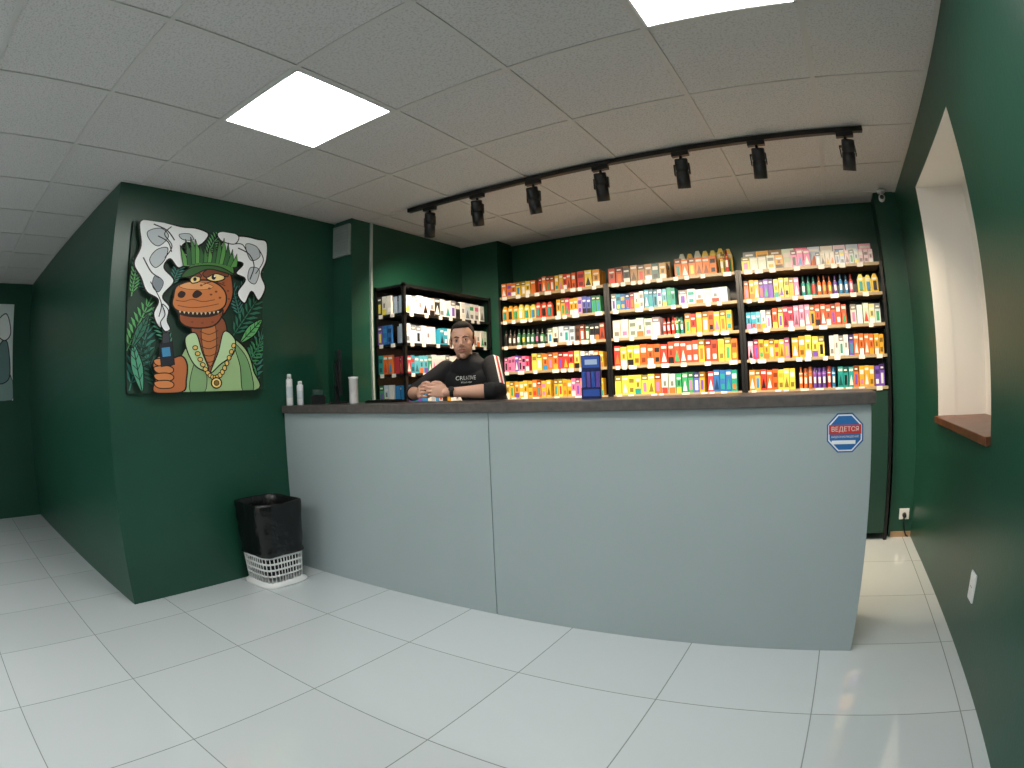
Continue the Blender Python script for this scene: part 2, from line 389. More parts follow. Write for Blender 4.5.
# ---------------------------------------------------------------- track lights
E=empty('track_light_rail')
TY=2.95
b=MB(); b.box(-2.60,.375,TY-.018,TY+.018,H-.034,H-.007); b.box(-2.612,-2.60,TY-.020,TY+.020,H-.034,H-.006); b.box(.375,.40,TY-.020,TY+.020,H-.034,H-.006)
b.obj('rail',[black],E)
glow=mat('lamp_lens','#ffe2b8',.4,emit=1); glow.node_tree.nodes['Principled BSDF'].inputs['Emission Strength'].default_value=10
for n,x in enumerate((-2.42,-2.02,-1.60,-1.15,-.66,-.22,.29)):
    E=empty('track_spotlight')
    if n: E.name='track_spotlight.%03d'%n
    b=MB()
    b.box(x-.05,x+.05,TY-.016,TY+.016,H-.060,H-.0345)
    b.cyl((x,TY,H-.060),(x,TY,H-.112),.009)
    P=Vector((x,TY,H-.165)); yaw=[-1.0,-.3,.1,0,-.05,-.05,-.2][n]
    d=Vector((math.sin(yaw)*.3-.06,.34,-.92)).normalized()
    b.box(x-.046,x-.040,TY-.01,TY+.01,H-.175,H-.110); b.box(x+.040,x+.046,TY-.01,TY+.01,H-.175,H-.110); b.box(x-.046,x+.046,TY-.01,TY+.01,H-.117,H-.110)
    b.tube([P-d*.085,P-d*.08,P-d*.02,P-d*.018,P-d*.012,P-d*.010,P+d*.085,P+d*.085,P+d*.07],[.031,.037,.038,.035,.035,.038,.038,.032,.030],24)
    b.obj('head',[black],E)
    b=MB(); b.cyl(P+d*.0705,P+d*.0725,.0295,.0295,16); b.obj('lens',[glow],E)
    L=bpy.data.lights.new('spot_bulb','SPOT'); L.energy=86; L.spot_size=math.radians(118); L.spot_blend=.9; L.color=(1,.82,.60); L.shadow_soft_size=.03
    d2=Vector((math.sin(yaw)*.5,.55,-.80)).normalized()
    o=bpy.data.objects.new('bulb',L); COL.objects.link(o); o.location=P+d*.092; o.rotation_euler=d2.to_track_quat('-Z','Y').to_euler(); o.parent=E

# ---------------------------------------------------------------- wall bits
b=MB()
b.box(XP+.012,XN-.012,2.778,2.799,2.2,2.44)
for k in range(9): b.box(XP+.022,XN-.022,2.772,2.778,2.215+.025*k,2.228+.025*k)
b.obj('wall_vent',[mat('vent_grey','#8d9692',.5)])
b=MB(); b.box(XN+.0005,XN+.018,2.985,3.003,0,H-.007); b.obj('cable_conduit',[mat('conduit','#aab4ae',.4)])
E=empty('security_camera')
b=MB(); b.cyl((.60,4.12,H-.0065),(.60,4.12,H-.03),.035,.03,20); b.cyl((.60,4.12,H-.03),(.60,4.12,H-.06),.008); b.tube([(.6,4.14,H-.07),(.59,4.05,H-.085)],[.024,.026],16,round_=True); b.obj('housing',[whitepl],E)
b=MB(); b.cyl((.589,4.03,H-.088),(.586,4.018,H-.09),.016,.016,16); b.obj('lens',[blackpl],E)
def outlet(name,M):
    b=MB(); b.box(-.04,.04,-.008,-.0005,-.04,.04,0,M=M); b.box(-.034,.034,-.011,-.008,-.034,.034,0,M=M)
    for sx in (-.0095,.0095): b.box(sx-.0025,sx+.0025,-.0114,-.011,-.0025,.0025,1,M=M)
    return b.obj(name,[whitepl,blackpl],bevel=.002)
outlet('wall_outlet',Matrix.Translation((XR-.0005,2.27,.32))@Matrix.Rotation(-math.pi/2,4,'Z')@Matrix.Diagonal((1,1,1.5,1)))
outlet('wall_outlet.001',Matrix.Translation((.66,4.199,.17)))
b=MB(); b.tube([(.66,4.19,.15),(.655,4.16,.12),(.66,4.15,.07),(.68,4.16,.02),(.70,4.17,.008)],[.006,.006,.006,.006,.006],8); b.cyl((.66,4.187,.165),(.66,4.155,.16),.018,.014,14); b.obj('power_cord',[blackpl])

# ---------------------------------------------------------------- poster art
def smooth(pts,n=6,closed=True):
    P=[Vector(p) for p in pts]; out=[]; N=len(P)
    rng=range(N) if closed else range(N-1)
    for i in rng:
        p0=P[(i-1)%N] if closed or i>0 else P[0]; p1=P[i]; p2=P[(i+1)%N]; p3=P[(i+2)%N] if closed or i<N-2 else P[-1]
        for k in range(n):
            t=k/n; out.append(.5*((2*p1)+(-p0+p2)*t+(2*p0-5*p1+4*p2-p3)*t*t+(-p0+3*p1-3*p2+p3)*t**3))
    if not closed: out.append(P[-1])
    return out
class Art:
    def __init__(s,mapf): s.b=MB(); s.k=0; s.map=mapf
    def poly(s,pts,col,sm=True,outline=0,oc='#0c0f0d'):
        s.k+=1; q=smooth(pts) if sm else [Vector(p) for p in pts]
        q=[p.to_3d() if len(p)==2 else p for p in q]
        vs=[s.map(p[0],p[1],s.k) for p in q]
        tris=tessellate_polygon([q])
        s.b.add(vs,[tuple(t) for t in tris],0,lin(col))
        if outline: s.stroke(pts,outline,oc,True,sm)
    def stroke(s,pts,w,col,closed=False,sm=True):
        s.k+=1; q=smooth(pts,6,closed) if sm else [Vector(p) for p in pts]
        if closed: q=q+[q[0]]
        vs=[];n=len(q)
        for i,p in enumerate(q):
            a=q[max(i-1,0)];c=q[min(i+1,n-1)]; d=(c-a)
            if closed and i in(0,n-1): d=q[1]-q[-2]
            d=d.normalized() if d.length>0 else Vector((1,0)); nn=Vector((-d[1],d[0])); ww=w/2
            vs.append(s.map(p[0]+nn[0]*ww,p[1]+nn[1]*ww,s.k)); vs.append(s.map(p[0]-nn[0]*ww,p[1]-nn[1]*ww,s.k))
        s.b.add(vs,[(2*i,2*i+1,2*i+3,2*i+2) for i in range(n-1)],0,lin(col))
    def circ(s,x,y,rx,ry,col,outline=0,rot=0):
        s.poly([(x+rx*math.cos(t)*math.cos(rot)-ry*math.sin(t)*math.sin(rot),y+rx*math.cos(t)*math.sin(rot)+ry*math.sin(t)*math.cos(rot)) for t in [2*math.pi*k/10 for k in range(10)]],col,True,outline)
PY0,PY1,PZ0,PZ1=1.122,2.132,1.229,2.239
def pm(x,y,k):
    u=(x-128)/134; v=(y-(223+17*u))/(170-19*u)
    u=min(max(u,0),1); v=min(max(v,0),1)
    return (XP+.022+k*.00006, PY0+(PY1-PY0)*u, PZ1-(PZ1-PZ0)*v)
E=empty('dinosaur_wall_art')
b=MB(); b.box(XP+.001,XP+.0215,PY0,PY1,PZ0,PZ1); b.obj('canvas',[mat('canvas_edge','#1a1f1c',.6)],E,bevel=.002)
A=Art(pm)
A.poly([(128,223),(262,240),(262,391),(128,393)],'#16382a',False)
def leaf(x0,y0,x1,y1,w,col,rib='#0b2a1a'):
    a=Vector((x0,y0));c=Vector((x1,y1));d=c-a;n=Vector((-d.y,d.x)).normalized()*w
    A.poly([a,a+d*.3+n*.8,a+d*.6+n,c,a+d*.6-n,a+d*.3-n*.8],col,True,.9)
    A.stroke([a,a+d*.5,a+d*.95],.9,rib,sm=False)
    for t in (.25,.45,.65,.8):
        A.stroke([a+d*t,a+d*(t+.12)+n*.7],.6,rib,sm=False); A.stroke([a+d*t,a+d*(t+.12)-n*.7],.6,rib,sm=False)
def frond(x0,y0,x1,y1,w,col):
    a=Vector((x0,y0));c=Vector((x1,y1));d=c-a;n=Vector((-d.y,d.x)).normalized()*w
    A.stroke([a,a+d*.5,c],1.2,col,sm=False)
    for i in range(9):
        t=.1+i*.1; s=math.sin(math.pi*min(1,t+.1))**.6
        for sg in(-1,1):
            p=a+d*t; q=p+n*sg*s+d*.16; m=(p+q)/2+d*.05
            A.poly([p,m,q,(p+q)/2-d*.03],col,False,.35)
rnd=random.Random(3)
greens=['#3f8f5a','#2a7058','#5caa64','#348070','#72ba7a','#235a4a','#4a9a7a','#3c7e72']
for q in [(130,390,150,322,12),(128,352,150,300,10),(158,392,140,340,12),(246,392,262,330,12),(228,340,262,292,12),(240,372,262,340,10),(232,300,262,264,9),(200,258,214,228,8),(184,256,192,228,8),(212,262,240,232,9),(150,300,130,262,9),(236,320,226,284,8),(168,352,150,312,8),(130,300,134,262,7),(166,290,176,262,7),(222,264,214,232,8)]:
    frond(*q,rnd.choice(greens))
for q in [(140,392,132,345,5),(150,392,166,356,5),(131,350,146,318,4),(235,345,258,322,5),(252,390,242,358,5),(238,300,252,272,5),(222,258,236,238,5),(172,262,158,240,4)]:
    leaf(*q,rnd.choice(greens))
sm1='#edf1f2'; sm2='#bcc5ca'; sm3='#7f8a92'
A.poly([(132,226),(145,223.5),(160,227),(173,230),(187,231),(199,237),(190,249),(178,246),(173,253),(183,262),(172,272),(163,263),(158,272),(168,285),(158,300),(165,312),(157,331),(150,318),(154,304),(143,296),(137,282),(130,268),(135,250)],sm1,True,1.6)
A.poly([(140,236),(152,232),(160,240),(152,250),(144,246)],sm2,True,.8)
A.poly([(150,254),(160,252),(158,264),(150,272),(144,264)],sm2,True,.8)
A.poly([(150,280),(158,286),(154,296),(148,290)],sm3,True,.6)
A.poly([(170,238),(180,237),(184,243),(174,243)],sm2,True,.7)
A.stroke([(138,262),(146,276),(154,282)],1.2,'#20262a'); A.stroke([(150,240),(160,246),(164,256)],1.1,'#20262a'); A.stroke([(145,228),(158,234),(166,244)],1.2,'#20262a'); A.stroke([(162,230),(156,238),(164,250),(158,262)],1.0,'#20262a'); A.stroke([(146,286),(152,296),(157,308),(155,320)],.9,'#20262a')
A.poly([(212,248),(222,239),(236,237.5),(250,240),(261,243),(261.5,262),(256,276),(261,290),(254,303),(246,294),(239,306),(231,296),(239,282),(229,276),(236,266),(223,262)],sm1,True,1.6)
A.poly([(238,246),(250,248),(254,258),(244,262)],sm2,True,.8); A.poly([(244,270),(254,272),(250,286),(242,282)],sm2,True,.8)
A.stroke([(230,250),(242,256),(248,268),(244,282)],1.2,'#20262a'); A.stroke([(252,250),(258,262),(250,276)],1.0,'#20262a'); A.stroke([(224,246),(234,246),(240,254)],1.0,'#20262a')
A.poly([(208,235),(220,233),(230,238),(226,246),(212,243)],sm1,True,1.0)
# shirt and neck
A.poly([(168,392),(173,366),(180,350),(190,340),(212,334),(230,342),(242,354),(248,372),(249,392)],'#9cbc86',True,1.5)
A.poly([(228,346),(240,358),(246,376),(247,392),(236,392),(234,368)],'#74a06c',True,.8)
A.poly([(184,392),(186,372),(194,356),(200,372),(198,392)],'#82a876',True,.7)
A.poly([(187,322),(215,320),(221,340),(214,360),(204,374),(195,362),(188,344)],'#8a4e30',True,1.3)
A.poly([(196,328),(208,326),(210,350),(204,368),(197,352)],'#b9713f',True,.7)
for yy in (334,341,348,355,361): A.stroke([(194,yy),(203,yy+3),(212,yy-1)],.8,'#4a281a')
A.poly([(180,340),(190,336),(196,354),(202,372),(190,368),(182,354)],'#b8d6a6',True,1.2)
A.poly([(218,334),(229,342),(227,356),(214,366),(204,374),(212,354)],'#b8d6a6',True,1.2)
# head
A.poly([(184,292),(184,276),(194,267),(211,267),(222,275),(226,288),(226,300),(221,312),(213,322),(204,325),(194,318),(186,304)],'#a85a30',True,1.6)
A.poly([(176,314),(190,316),(204,315),(216,312),(214,322),(206,329),(192,331),(180,329),(174,323)],'#96502c',True,1.5)
A.poly([(172,313),(184,316),(200,316),(214,312),(214,316),(202,320),(184,320),(173,317)],'#24100b',True,.4)
A.poly([(168,300),(170,291),(178,286),(190,284),(202,284),(213,289),(219,297),(219,307),(213,313),(200,316),(184,316),(172,314),(167,308)],'#cc7c44',True,1.5)
A.poly([(173,290),(182,286),(196,286),(206,290),(198,293),(182,293)],'#e0a068',True,.4)
for i in range(10):
    x=174.5+i*4.1; y=314.5+1.6*math.sin(math.pi*i/9); A.poly([(x-1.3,y-.4),(x+1.3,y-.4),(x,y+2.4)],'#d8ccb0',False,.3)
A.poly([(172,298),(175,295),(179,297),(177,301),(173,301)],'#2c140c',True,.4); A.poly([(186,298),(190,294),(195,297),(191,301),(187,301)],'#2c140c',True,.4)
A.stroke([(170,304),(178,305),(186,303),(196,305),(208,303)],.8,'#7c4022'); A.stroke([(172,309),(184,311),(198,310),(212,307)],.8,'#7c4022')
for x,y in ((202,292),(209,295),(213,301),(204,298),(221,294),(222,302),(214,318),(206,325),(196,326),(186,325),(216,286),(194,289)): A.circ(x,y,1.4,1,'#7c4022')
A.stroke([(196,288),(206,285),(218,289)],1,'#52280f')
A.poly([(199,279),(205,275),(214,277),(217,282),(208,285),(200,283)],'#f0d890',True,1.3); A.circ(206,280.6,2.2,2.6,'#141414'); A.circ(207,279.6,.8,.9,'#ffffff')
A.poly([(195,277),(204,271),(218,274),(220,280),(208,277),(199,281)],'#7a4022',True,1)
A.poly([(183,283),(187,279),(192,280),(192,285),(185,287)],'#f0d890',True,1.1); A.circ(187.5,283,1.6,2,'#141414')
A.poly([(181,282),(185,275),(193,278),(193,281),(187,280)],'#7a4022',True,.8)
# leafy hat
A.poly([(180,277),(184,264),(195,257),(208,256),(219,261),(226,271),(225,278),(213,272),(198,270),(188,273)],'#47823c',True,1.5)
for i in range(13):
    x=179+i*3.9; h=250-6*math.sin(i*.9)-6*math.sin(i*.25+.2)
    A.poly([(x-3.4,270-4*math.sin(math.pi*i/12)),(x-2.4+(i-6)*.9,h),(x+1+(i-6)*.5,h+10),(x+3.4,270-4*math.sin(math.pi*i/12))],'#5a9a4c' if i%3==0 else ('#2c6236' if i%3==1 else '#407c40'),False,.7)
A.poly([(174,281),(182,272),(198,269),(214,271),(228,279),(214,275),(199,273),(184,280)],'#2f5f2a',True,1.2)
# chain
for i in range(17):
    t=i/16; x=189+38*t; y=350+30*math.sin(math.pi*t)-2*t; A.circ(x,y,2.4,2.0,'#e0bc66',.8,rot=t*2)
A.circ(209,384,5,5,'#ecd07c',1.2); A.circ(209,384,2.5,2.5,'#8a6a28',.6)
# hand + device
A.poly([(150,392),(152,376),(149,366),(155,358),(166,360),(176,358),(181,366),(180,380),(176,392)],'#b9693a',True,1.5)
for y in (364,371,378,385): A.poly([(151,y-3),(162,y-4),(168,y-1),(166,y+3),(156,y+3.5),(151,y+1)],'#cc8048',True,1)
A.poly([(155,346),(167,344),(169,366),(157,368)],'#17202a',False,1.2); A.poly([(157,350),(165,349),(166,358),(158,359)],'#3a86b0',False,.6); A.poly([(158,336),(164,335),(165,345),(158,346)],'#3a3f46',False,1)
A.poly([(160,334),(156,326),(160,318),(157,308),(163,314),(162,324),(165,332)],'#e5ebed',True,.9)
A.b.obj('print',[posterm],E)
E=empty('wall_picture')
FY0,FY1=-.23,.78
b=MB(); b.box(XF+.001,XF+.0215,FY0,FY1,1.235,2.25); b.obj('canvas',[mat('canvas_edge2','#c8cfca',.6)],E,bevel=.002)
A2=Art(lambda x,y,k:(XF+.022+k*.00015,FY0+(FY1-FY0)*min(max(x,0),1),1.235+1.015*min(max(y,0),1)))
A2.poly([(0,0),(1,0),(1,1),(0,1)],'#d2dedb',False)
A2.poly([(.2,.0),(.25,.4),(.4,.7),(.6,.72),(.75,.45),(.95,.3),(.98,0)],'#7d9a96',True,.012)
A2.poly([(.35,.55),(.42,.88),(.6,.9),(.7,.6),(.52,.45)],'#c99a72',True,.012); A2.circ(.47,.7,.03,.02,'#1a1a1a'); A2.circ(.6,.7,.03,.02,'#1a1a1a'); A2.stroke([(.45,.58),(.52,.56),(.6,.59)],.012,'#40201a')
A2.poly([(.78,.2),(.96,.24),(.93,.6),(.82,.55)],'#5d7d7c',True,.012); A2.poly([(.75,.75),(.9,.9),(.97,.7),(.88,.62)],'#e6ecea',True,.012)
A2.b.obj('print',[posterm],E)

# ---------------------------------------------------------------- waste bin
E=empty('waste_bin')
bx,by=-3.06,1.985
def rsq(h,z,n=32,e=5,j=0,seed=0):
    out=[]
    for k in range(n):
        t=2*math.pi*k/n; c,s=math.cos(t),math.sin(t); r=h/((abs(c)**e+abs(s)**e)**(1/e))
        if j: r+=j*noise.noise(Vector((c*3,s*3,z*14+seed)))
        out.append((bx+r*c,by+r*s,z))
    return out
b=MB()
b.rings([rsq(.172,.0),rsq(.175,.012),rsq(.156,.022),rsq(.150,.034)],0)
def hz(z): return .147+.03*(z/.5)
for z in (.075,.115,.155,.195,.235):
    h=hz(z); b.rings([rsq(h,z-.006),rsq(h+.002,z-.004),rsq(h+.002,z+.004),rsq(h,z+.006),rsq(h-.004,z+.006),rsq(h-.004,z-.006)],0,caps=False)
for k in range(44):
    t=2*math.pi*k/44
    def pt(z,t=t):
        h=hz(z); c,s=math.cos(t),math.sin(t); r=(h-.001)/((abs(c)**5+abs(s)**5)**.2); return (bx+r*c,by+r*s,z)
    b.tube([pt(.03),pt(.3)],[.0042,.0042],6)
b.obj('crate_lattice',[whitepl],E)
b=MB()
b.rings([rsq(h,z,64,5,.004) for z,h in [(.06,.125),(.1,.128),(.16,.132),(.2,.136)]],0)
rs=[]
for z,h in [(.205,.167),(.21,.172),(.235,.170),(.27,.172),(.31,.173),(.35,.175),(.39,.176),(.43,.178),(.48,.180),(.52,.182),(.535,.180),(.537,.172),(.525,.165),(.48,.157),(.40,.152),(.39,.05)]:
    rs.append([ (x,y,zz+.006*noise.noise(Vector((x*20,y*20,zz*8)))) for x,y,zz in rsq(h,z,72,5,.013,3)])
b.rings(rs,0)
b.obj('bin_liner',[mat('bin_liner_plastic','#0b0c0d',.25,bump=.6,bscale=22)],E)

# ---------------------------------------------------------------- counter-top things
def bottle(name,x,y,h,r,col):
    b=MB(); b.lathe(x,y,KT+.0005,[(r*.92,0),(r,.005),(r,h*.80),(r*.9,h*.84),(r*.6,h*.86),(r*.6,h*.9)],20,0)
    b.lathe(x,y,KT+.0005,[(r*.66,h*.87),(r*.66,h*.98),(r*.5,h)],16,1)
    b.rings([[(x+(r*1.01)*math.cos(t),y+(r*1.01)*math.sin(t),KT+h*q) for t in [2*math.pi*k/20 for k in range(20)]] for q in (.25,.6)],2,caps=False)
    b.obj(name,[mat(name+'_pl',col,.3),whitepl,mat(name+'_lab','#c8d4d8',.4)])
bottle('sanitizer_bottle',XP+.033,2.345,.215,.024,'#e6e8e8')
bottle('spray_bottle',XP+.045,2.43,.165,.024,'#dfe3e6')
E=empty('computer_monitor')
M=Matrix.Translation((-3.0,2.60,KT+.0005))@Matrix.Rotation(math.atan2(.60,-.80),4,'Z')
b=MB(); b.box(-.09,.09,-.06,.06,0,.012,0,M=M); b.box(-.025,.025,-.012,.02,.012,.13,0,M=M)
b.box(-.17,.17,-.022,.0,.055,.36,0,M=M); b.box(-.16,.16,-.0235,-.0225,.065,.35,1,M=M); b.box(-.1,.1,0,.015,.12,.28,0,M=M)
b.obj('monitor_body',[blackpl,mat('screen_off','#1a2024',.1)],E,bevel=.002)
E=empty('pos_terminal')
b=MB(); M=Matrix.Translation((-3.155,2.55,KT+.0005))@Matrix.Rotation(.9,4,'Z')
b.box(-.05,.05,-.035,.035,0,.06,0,M=M); b.box(-.04,.04,-.04,-.01,.06,.1,0,M=M); b.box(-.035,.035,-.042,-.04,.065,.095,1,M=M)
b.obj('terminal_body',[blackpl,mat('lcd','#39524a',.2)],E,bevel=.004)
E=empty('computer_keyboard'); b=MB(); M=Matrix.Translation((-2.62,2.68,KT+.0005))@Matrix.Rotation(.05,4,'Z')
b.box(-.12,.12,-.06,.06,0,.014,0,M=M)
for r in range(4):
    for c in range(10): b.box(-.115+c*.0232,-.115+c*.0232+.018,-.05+r*.026,-.05+r*.026+.02,.014,.019,0,M=M)
b.obj('keyboard_body',[blackpl],E)
b=MB(); b.lathe(-2.81,2.58,KT+.0005,[(.028,0),(.03,.004),(.03,.16),(.033,.163),(.033,.175),(.01,.177)],24); b.obj('paper_cup_stack',[whitepl])
E=empty('counter_display_box')
b=MB(); x=-1.115;y=2.56
M=Matrix.Translation((x,y,KT+.0005))@Matrix.Rotation(.35,4,'Z')
b.box(-.048,.048,-.04,.04,0,.055,0,M=M); b.box(-.048,.048,.0,.04,.055,.21,0,M=M)
b.box(-.042,.042,-.0012,0,.15,.205,1,M=M); b.box(-.04,.04,-.0415,-.04,.012,.045,1,M=M); b.box(-.03,.03,-.002,-.0012,.165,.19,2,M=M)
for k in range(4): b.box(-.044+k*.0225,-.044+k*.0225+.018,-.032,-.004,.0555,.13,3 if k%2 else 1,M=M)
b.obj('display_body',[mat('disp_navy','#1f2c60',.3),mat('disp_blue','#3a5fb8',.3),mat('disp_ice','#c0d4f0',.3),mat('disp_violet','#6a54ae',.3)],E)

# ---------------------------------------------------------------- man
MAN=empty('man')
skin_nodes=attrmat('skin',.5)
SK=lin('#d6a68e'); SKd=lin('#8f6654'); LIP=lin('#ac6a5e')
def remesh(b,name,mats,voxel,colf=None,matf=None,parent=None,smooth_it=6,M=None):
    o=b.obj(name+'_tmp',[mats[0]])
    m=o.modifiers.new('r','REMESH'); m.mode='VOXEL'; m.voxel_size=voxel
    s=o.modifiers.new('s','SMOOTH'); s.factor=.5; s.iterations=smooth_it
    dg=bpy.context.evaluated_depsgraph_get(); dg.update()
    me=bpy.data.meshes.new_from_object(o.evaluated_get(dg))
    bpy.data.objects.remove(o)
    me.name=name; me.materials.clear()
    for q in mats: me.materials.append(q)
    for ca in list(me.color_attributes): me.color_attributes.remove(ca)
    ca=me.color_attributes.new('Col','FLOAT_COLOR','CORNER'); arr=[]
    for p in me.polygons:
        p.use_smooth=True
        p.material_index=matf(p.center) if matf else 0
    if colf:
        for l in me.loops:
            c=colf(me.vertices[l.vertex_index].co); arr+= [c[0],c[1],c[2],1]
        ca.data.foreach_set('color',arr)
    o=bpy.data.objects.new(name,me); COL.objects.link(o)
    if M is not None: o.matrix_world=M
    o.parent=parent
    return o
cxm=-2.12
def ering(x,y,z,rx,ry,n=40): return [(x+rx*math.cos(2*math.pi*k/n),y+ry*math.sin(2*math.pi*k/n),z) for k in range(n)]
shL=Vector((cxm+.180,2.945,1.325)); shR=Vector((cxm-.180,2.945,1.315))
elL=Vector((-1.785,2.77,1.168)); elR=Vector((-2.455,2.77,1.168))
wrL=Vector((-2.035,2.615,1.168)); wrR=Vector((-2.265,2.61,1.168))
b=MB()
b.rings([ering(cxm,3.26,.82,.13,.10),ering(cxm,3.25,.88,.165,.115),ering(cxm,3.18,1.0,.155,.112),ering(cxm,3.10,1.12,.165,.115),ering(cxm,3.02,1.24,.182,.115),ering(cxm,2.975,1.30,.18,.105),ering(cxm,2.955,1.345,.145,.088),ering(cxm,2.945,1.375,.09,.07),ering(cxm,2.94,1.40,.064,.06)])
b.ell((cxm-.09,2.93,1.24),(.09,.055,.08)); b.ell((cxm+.09,2.93,1.24),(.09,.055,.08))
for sh,el,wr in ((shL,elL,wrL),(shR,elR,wrR)):
    b.tube([sh,sh.lerp(el,.35),sh.lerp(el,.7),el,el.lerp(wr,.16)],[.062,.057,.052,.049,.047],24,round_=True)
    b.ell(sh,(.065,.062,.062))
for s in(-1,1):
    hip=Vector((cxm+s*.085,3.25,.86)); kn=Vector((cxm+s*.1,3.2,.47)); an=Vector((cxm+s*.1,3.27,.09))
    b.tube([hip,hip.lerp(kn,.5),kn,kn.lerp(an,.4),an],[.092,.078,.058,.056,.045],20,round_=True)
black_shirt=mat('black_shirt_cloth','#121317',.85,bump=.3,bscale=30); jeans=mat('dark_trousers','#141820',.85); redst=mat('red_stripe','#b02a2a',.8); whst=mat('white_stripe','#d8d8d4',.8)
body=remesh(b,'clothed_body',[black_shirt,jeans],.0065,matf=lambda c:1 if c.z<.93 else 0,parent=MAN,smooth_it=8)
bvh=BVHTree.FromObject(body,bpy.context.evaluated_depsgraph_get())
b=MB()
for sh,el,sg in ((shL,elL,1),(shR,elR,-1)):
    ax=el-sh; u=ax.normalized(); ov=Vector((sg*.75,-.35,.6)); out=(ov-u*u.dot(ov)).normalized(); w=u.cross(out)
    for o0,o1,mi in ((-.017,-.007,1),(-.006,.006,0),(.007,.017,1)):
        vs=[]
        for k in range(25):
            t=-.15+1.12*k/24
            for oo in (o0,o1):
                src=sh+ax*t+w*oo+out*.2; h=bvh.ray_cast(src,-out)
                vs.append((h[0]+out*.0018) if h[0] else sh+ax*t+w*oo+out*.05)
        b.add(vs,[(2*i,2*i+1,2*i+3,2*i+2) for i in range(24)],mi,smooth=True)
b.obj('sleeve_stripes',[redst,whst],MAN)
b=MB()
for el,wr in ((elL,wrL),(elR,wrR)):
    a=(wr-el).normalized(); c=el.lerp(wr,.30)
    b.tube([el.lerp(wr,.05),el.lerp(wr,.15),c-a*.006,c,c-a*.002],[.046,.0485,.0475,.046,.040],28)
b.obj('sleeve_cuffs',[black_shirt],MAN)
b=MB()
for s in(-1,1):
    b.ell((cxm+s*.1,3.22,.045),(.048,.13,.042)); b.ell((cxm+s*.1,3.28,.07),(.045,.055,.06)); b.box(cxm+s*.1-.045,cxm+s*.1+.045,3.1,3.33,.002,.03)
remesh(b,'shoes',[mat('shoe_black','#18181a',.5)],.008,parent=MAN)
def hand(side,el,wr,zoff):
    b=MB()
    d=Vector((-.72 if side=='L' else .72,-.62,.16)).normalized()
    n=Vector((-1,.15,0)) if side=='L' else Vector((1,.15,0)); n=(n-d*n.dot(d)).normalized()
    up=d.cross(n); up=up if up.z>0 else -up
    b.tube([el.lerp(wr,.15),el.lerp(wr,.35),el.lerp(wr,.7),wr,wr+d*.015],[.037,.041,.032,.026,.025],32,round_=True)
    M=Matrix((d,up,n)).transposed()
    pc=wr+d*.052
    b.ell(pc,(.05,.039,.014),M=M); b.ell(pc+d*.012,(.038,.040,.0135),M=M); b.ell(pc-d*.005+up*.018+n*.006,(.034,.017,.015),M=M)
    kn=pc+d*.036
    lens=[(.044,.026,.022),(.048,.030,.023),(.045,.028,.022),(.036,.021,.019)]
    for i in range(4):
        o=(1.5-i)*.0200+zoff
        p=kn+up*o - d*(.004*abs(i-1))
        a=[q+.06*(i-1.5) for q in (.45,1.45,2.25)]
        pts=[p-d*.02,p]
        for L,ang in zip(lens[i],a):
            p=p+(d*math.cos(ang)+n*math.sin(ang))*L; pts.append(p)
        b.tube(pts,[.0088,.0094,.0084,.0078,.0064],16,round_=True)
    tb=pc-d*.022+up*.030+n*.01
    t1=tb+(d*.7+up*.55+n*.25).normalized()*.036; t2=t1+(d*.85+up*.1+n*.5).normalized()*.030; t3=t2+(d*.75-up*.15+n*.6).normalized()*.022
    b.tube([tb,t1,t2,t3],[.0135,.0115,.0105,.0085],16,round_=True)
    return remesh(b,'forearm_and_hand_'+side.lower(),[skin_nodes],.0022,colf=lambda c:SK,parent=MAN,smooth_it=2)
hand('L',elL,wrL,.004); hand('R',elR,wrR,-.004)
b=MB(); ax=(wrL-elL).normalized(); wc=wrL-ax*.018
b.tube([wc-ax*.011,wc-ax*.009,wc+ax*.009,wc+ax*.011],[.028,.0305,.030,.0275],24)
up=Vector((.3,-.75,.6)); up=(up-ax*up.dot(ax)).normalized()
b.cyl(wc+up*.028,wc+up*.037,.017,.017,20)
b.obj('wristwatch',[black],MAN)
HC=Vector((cxm,2.885,1.487))
HM=Matrix.Translation(HC)@Matrix.Rotation(math.radians(30),4,'Z')@Matrix.Rotation(math.radians(3),4,'X')@Matrix.Rotation(math.radians(-3),4,'Y')
b=MB()
b.ell((0,.018,.03),(.073,.093,.087)); b.ell((0,-.022,-.028),(.058,.068,.083)); b.ell((0,-.026,-.076),(.044,.052,.038)); b.ell((0,-.068,-.099),(.019,.017,.016))
for s in(-1,1):
    b.ell((s*.038,-.056,-.022),(.020,.020,.020)); b.ell((s*.028,-.080,.021),(.023,.009,.005)); b.ell((s*.0105,-.096,-.031),(.009,.010,.0075))
    b.ell((s*.077,.012,-.008),(.007,.018,.031),M=Matrix.Rotation(s*.25,3,'Z')); b.ell((s*.079,.017,.006),(.009,.013,.018))
b.tube([(0,-.080,.014),(0,-.093,-.006),(0,-.106,-.027)],[.0085,.009,.0115],20,round_=True)
b.ell((0,-.082,-.056),(.024,.010,.006)); b.ell((0,-.081,-.0675),(.020,.010,.0065))
b.tube([(0,.02,-.06),(0,.04,-.11),(0,.062,-.16)],[.050,.052,.058],32,round_=True)
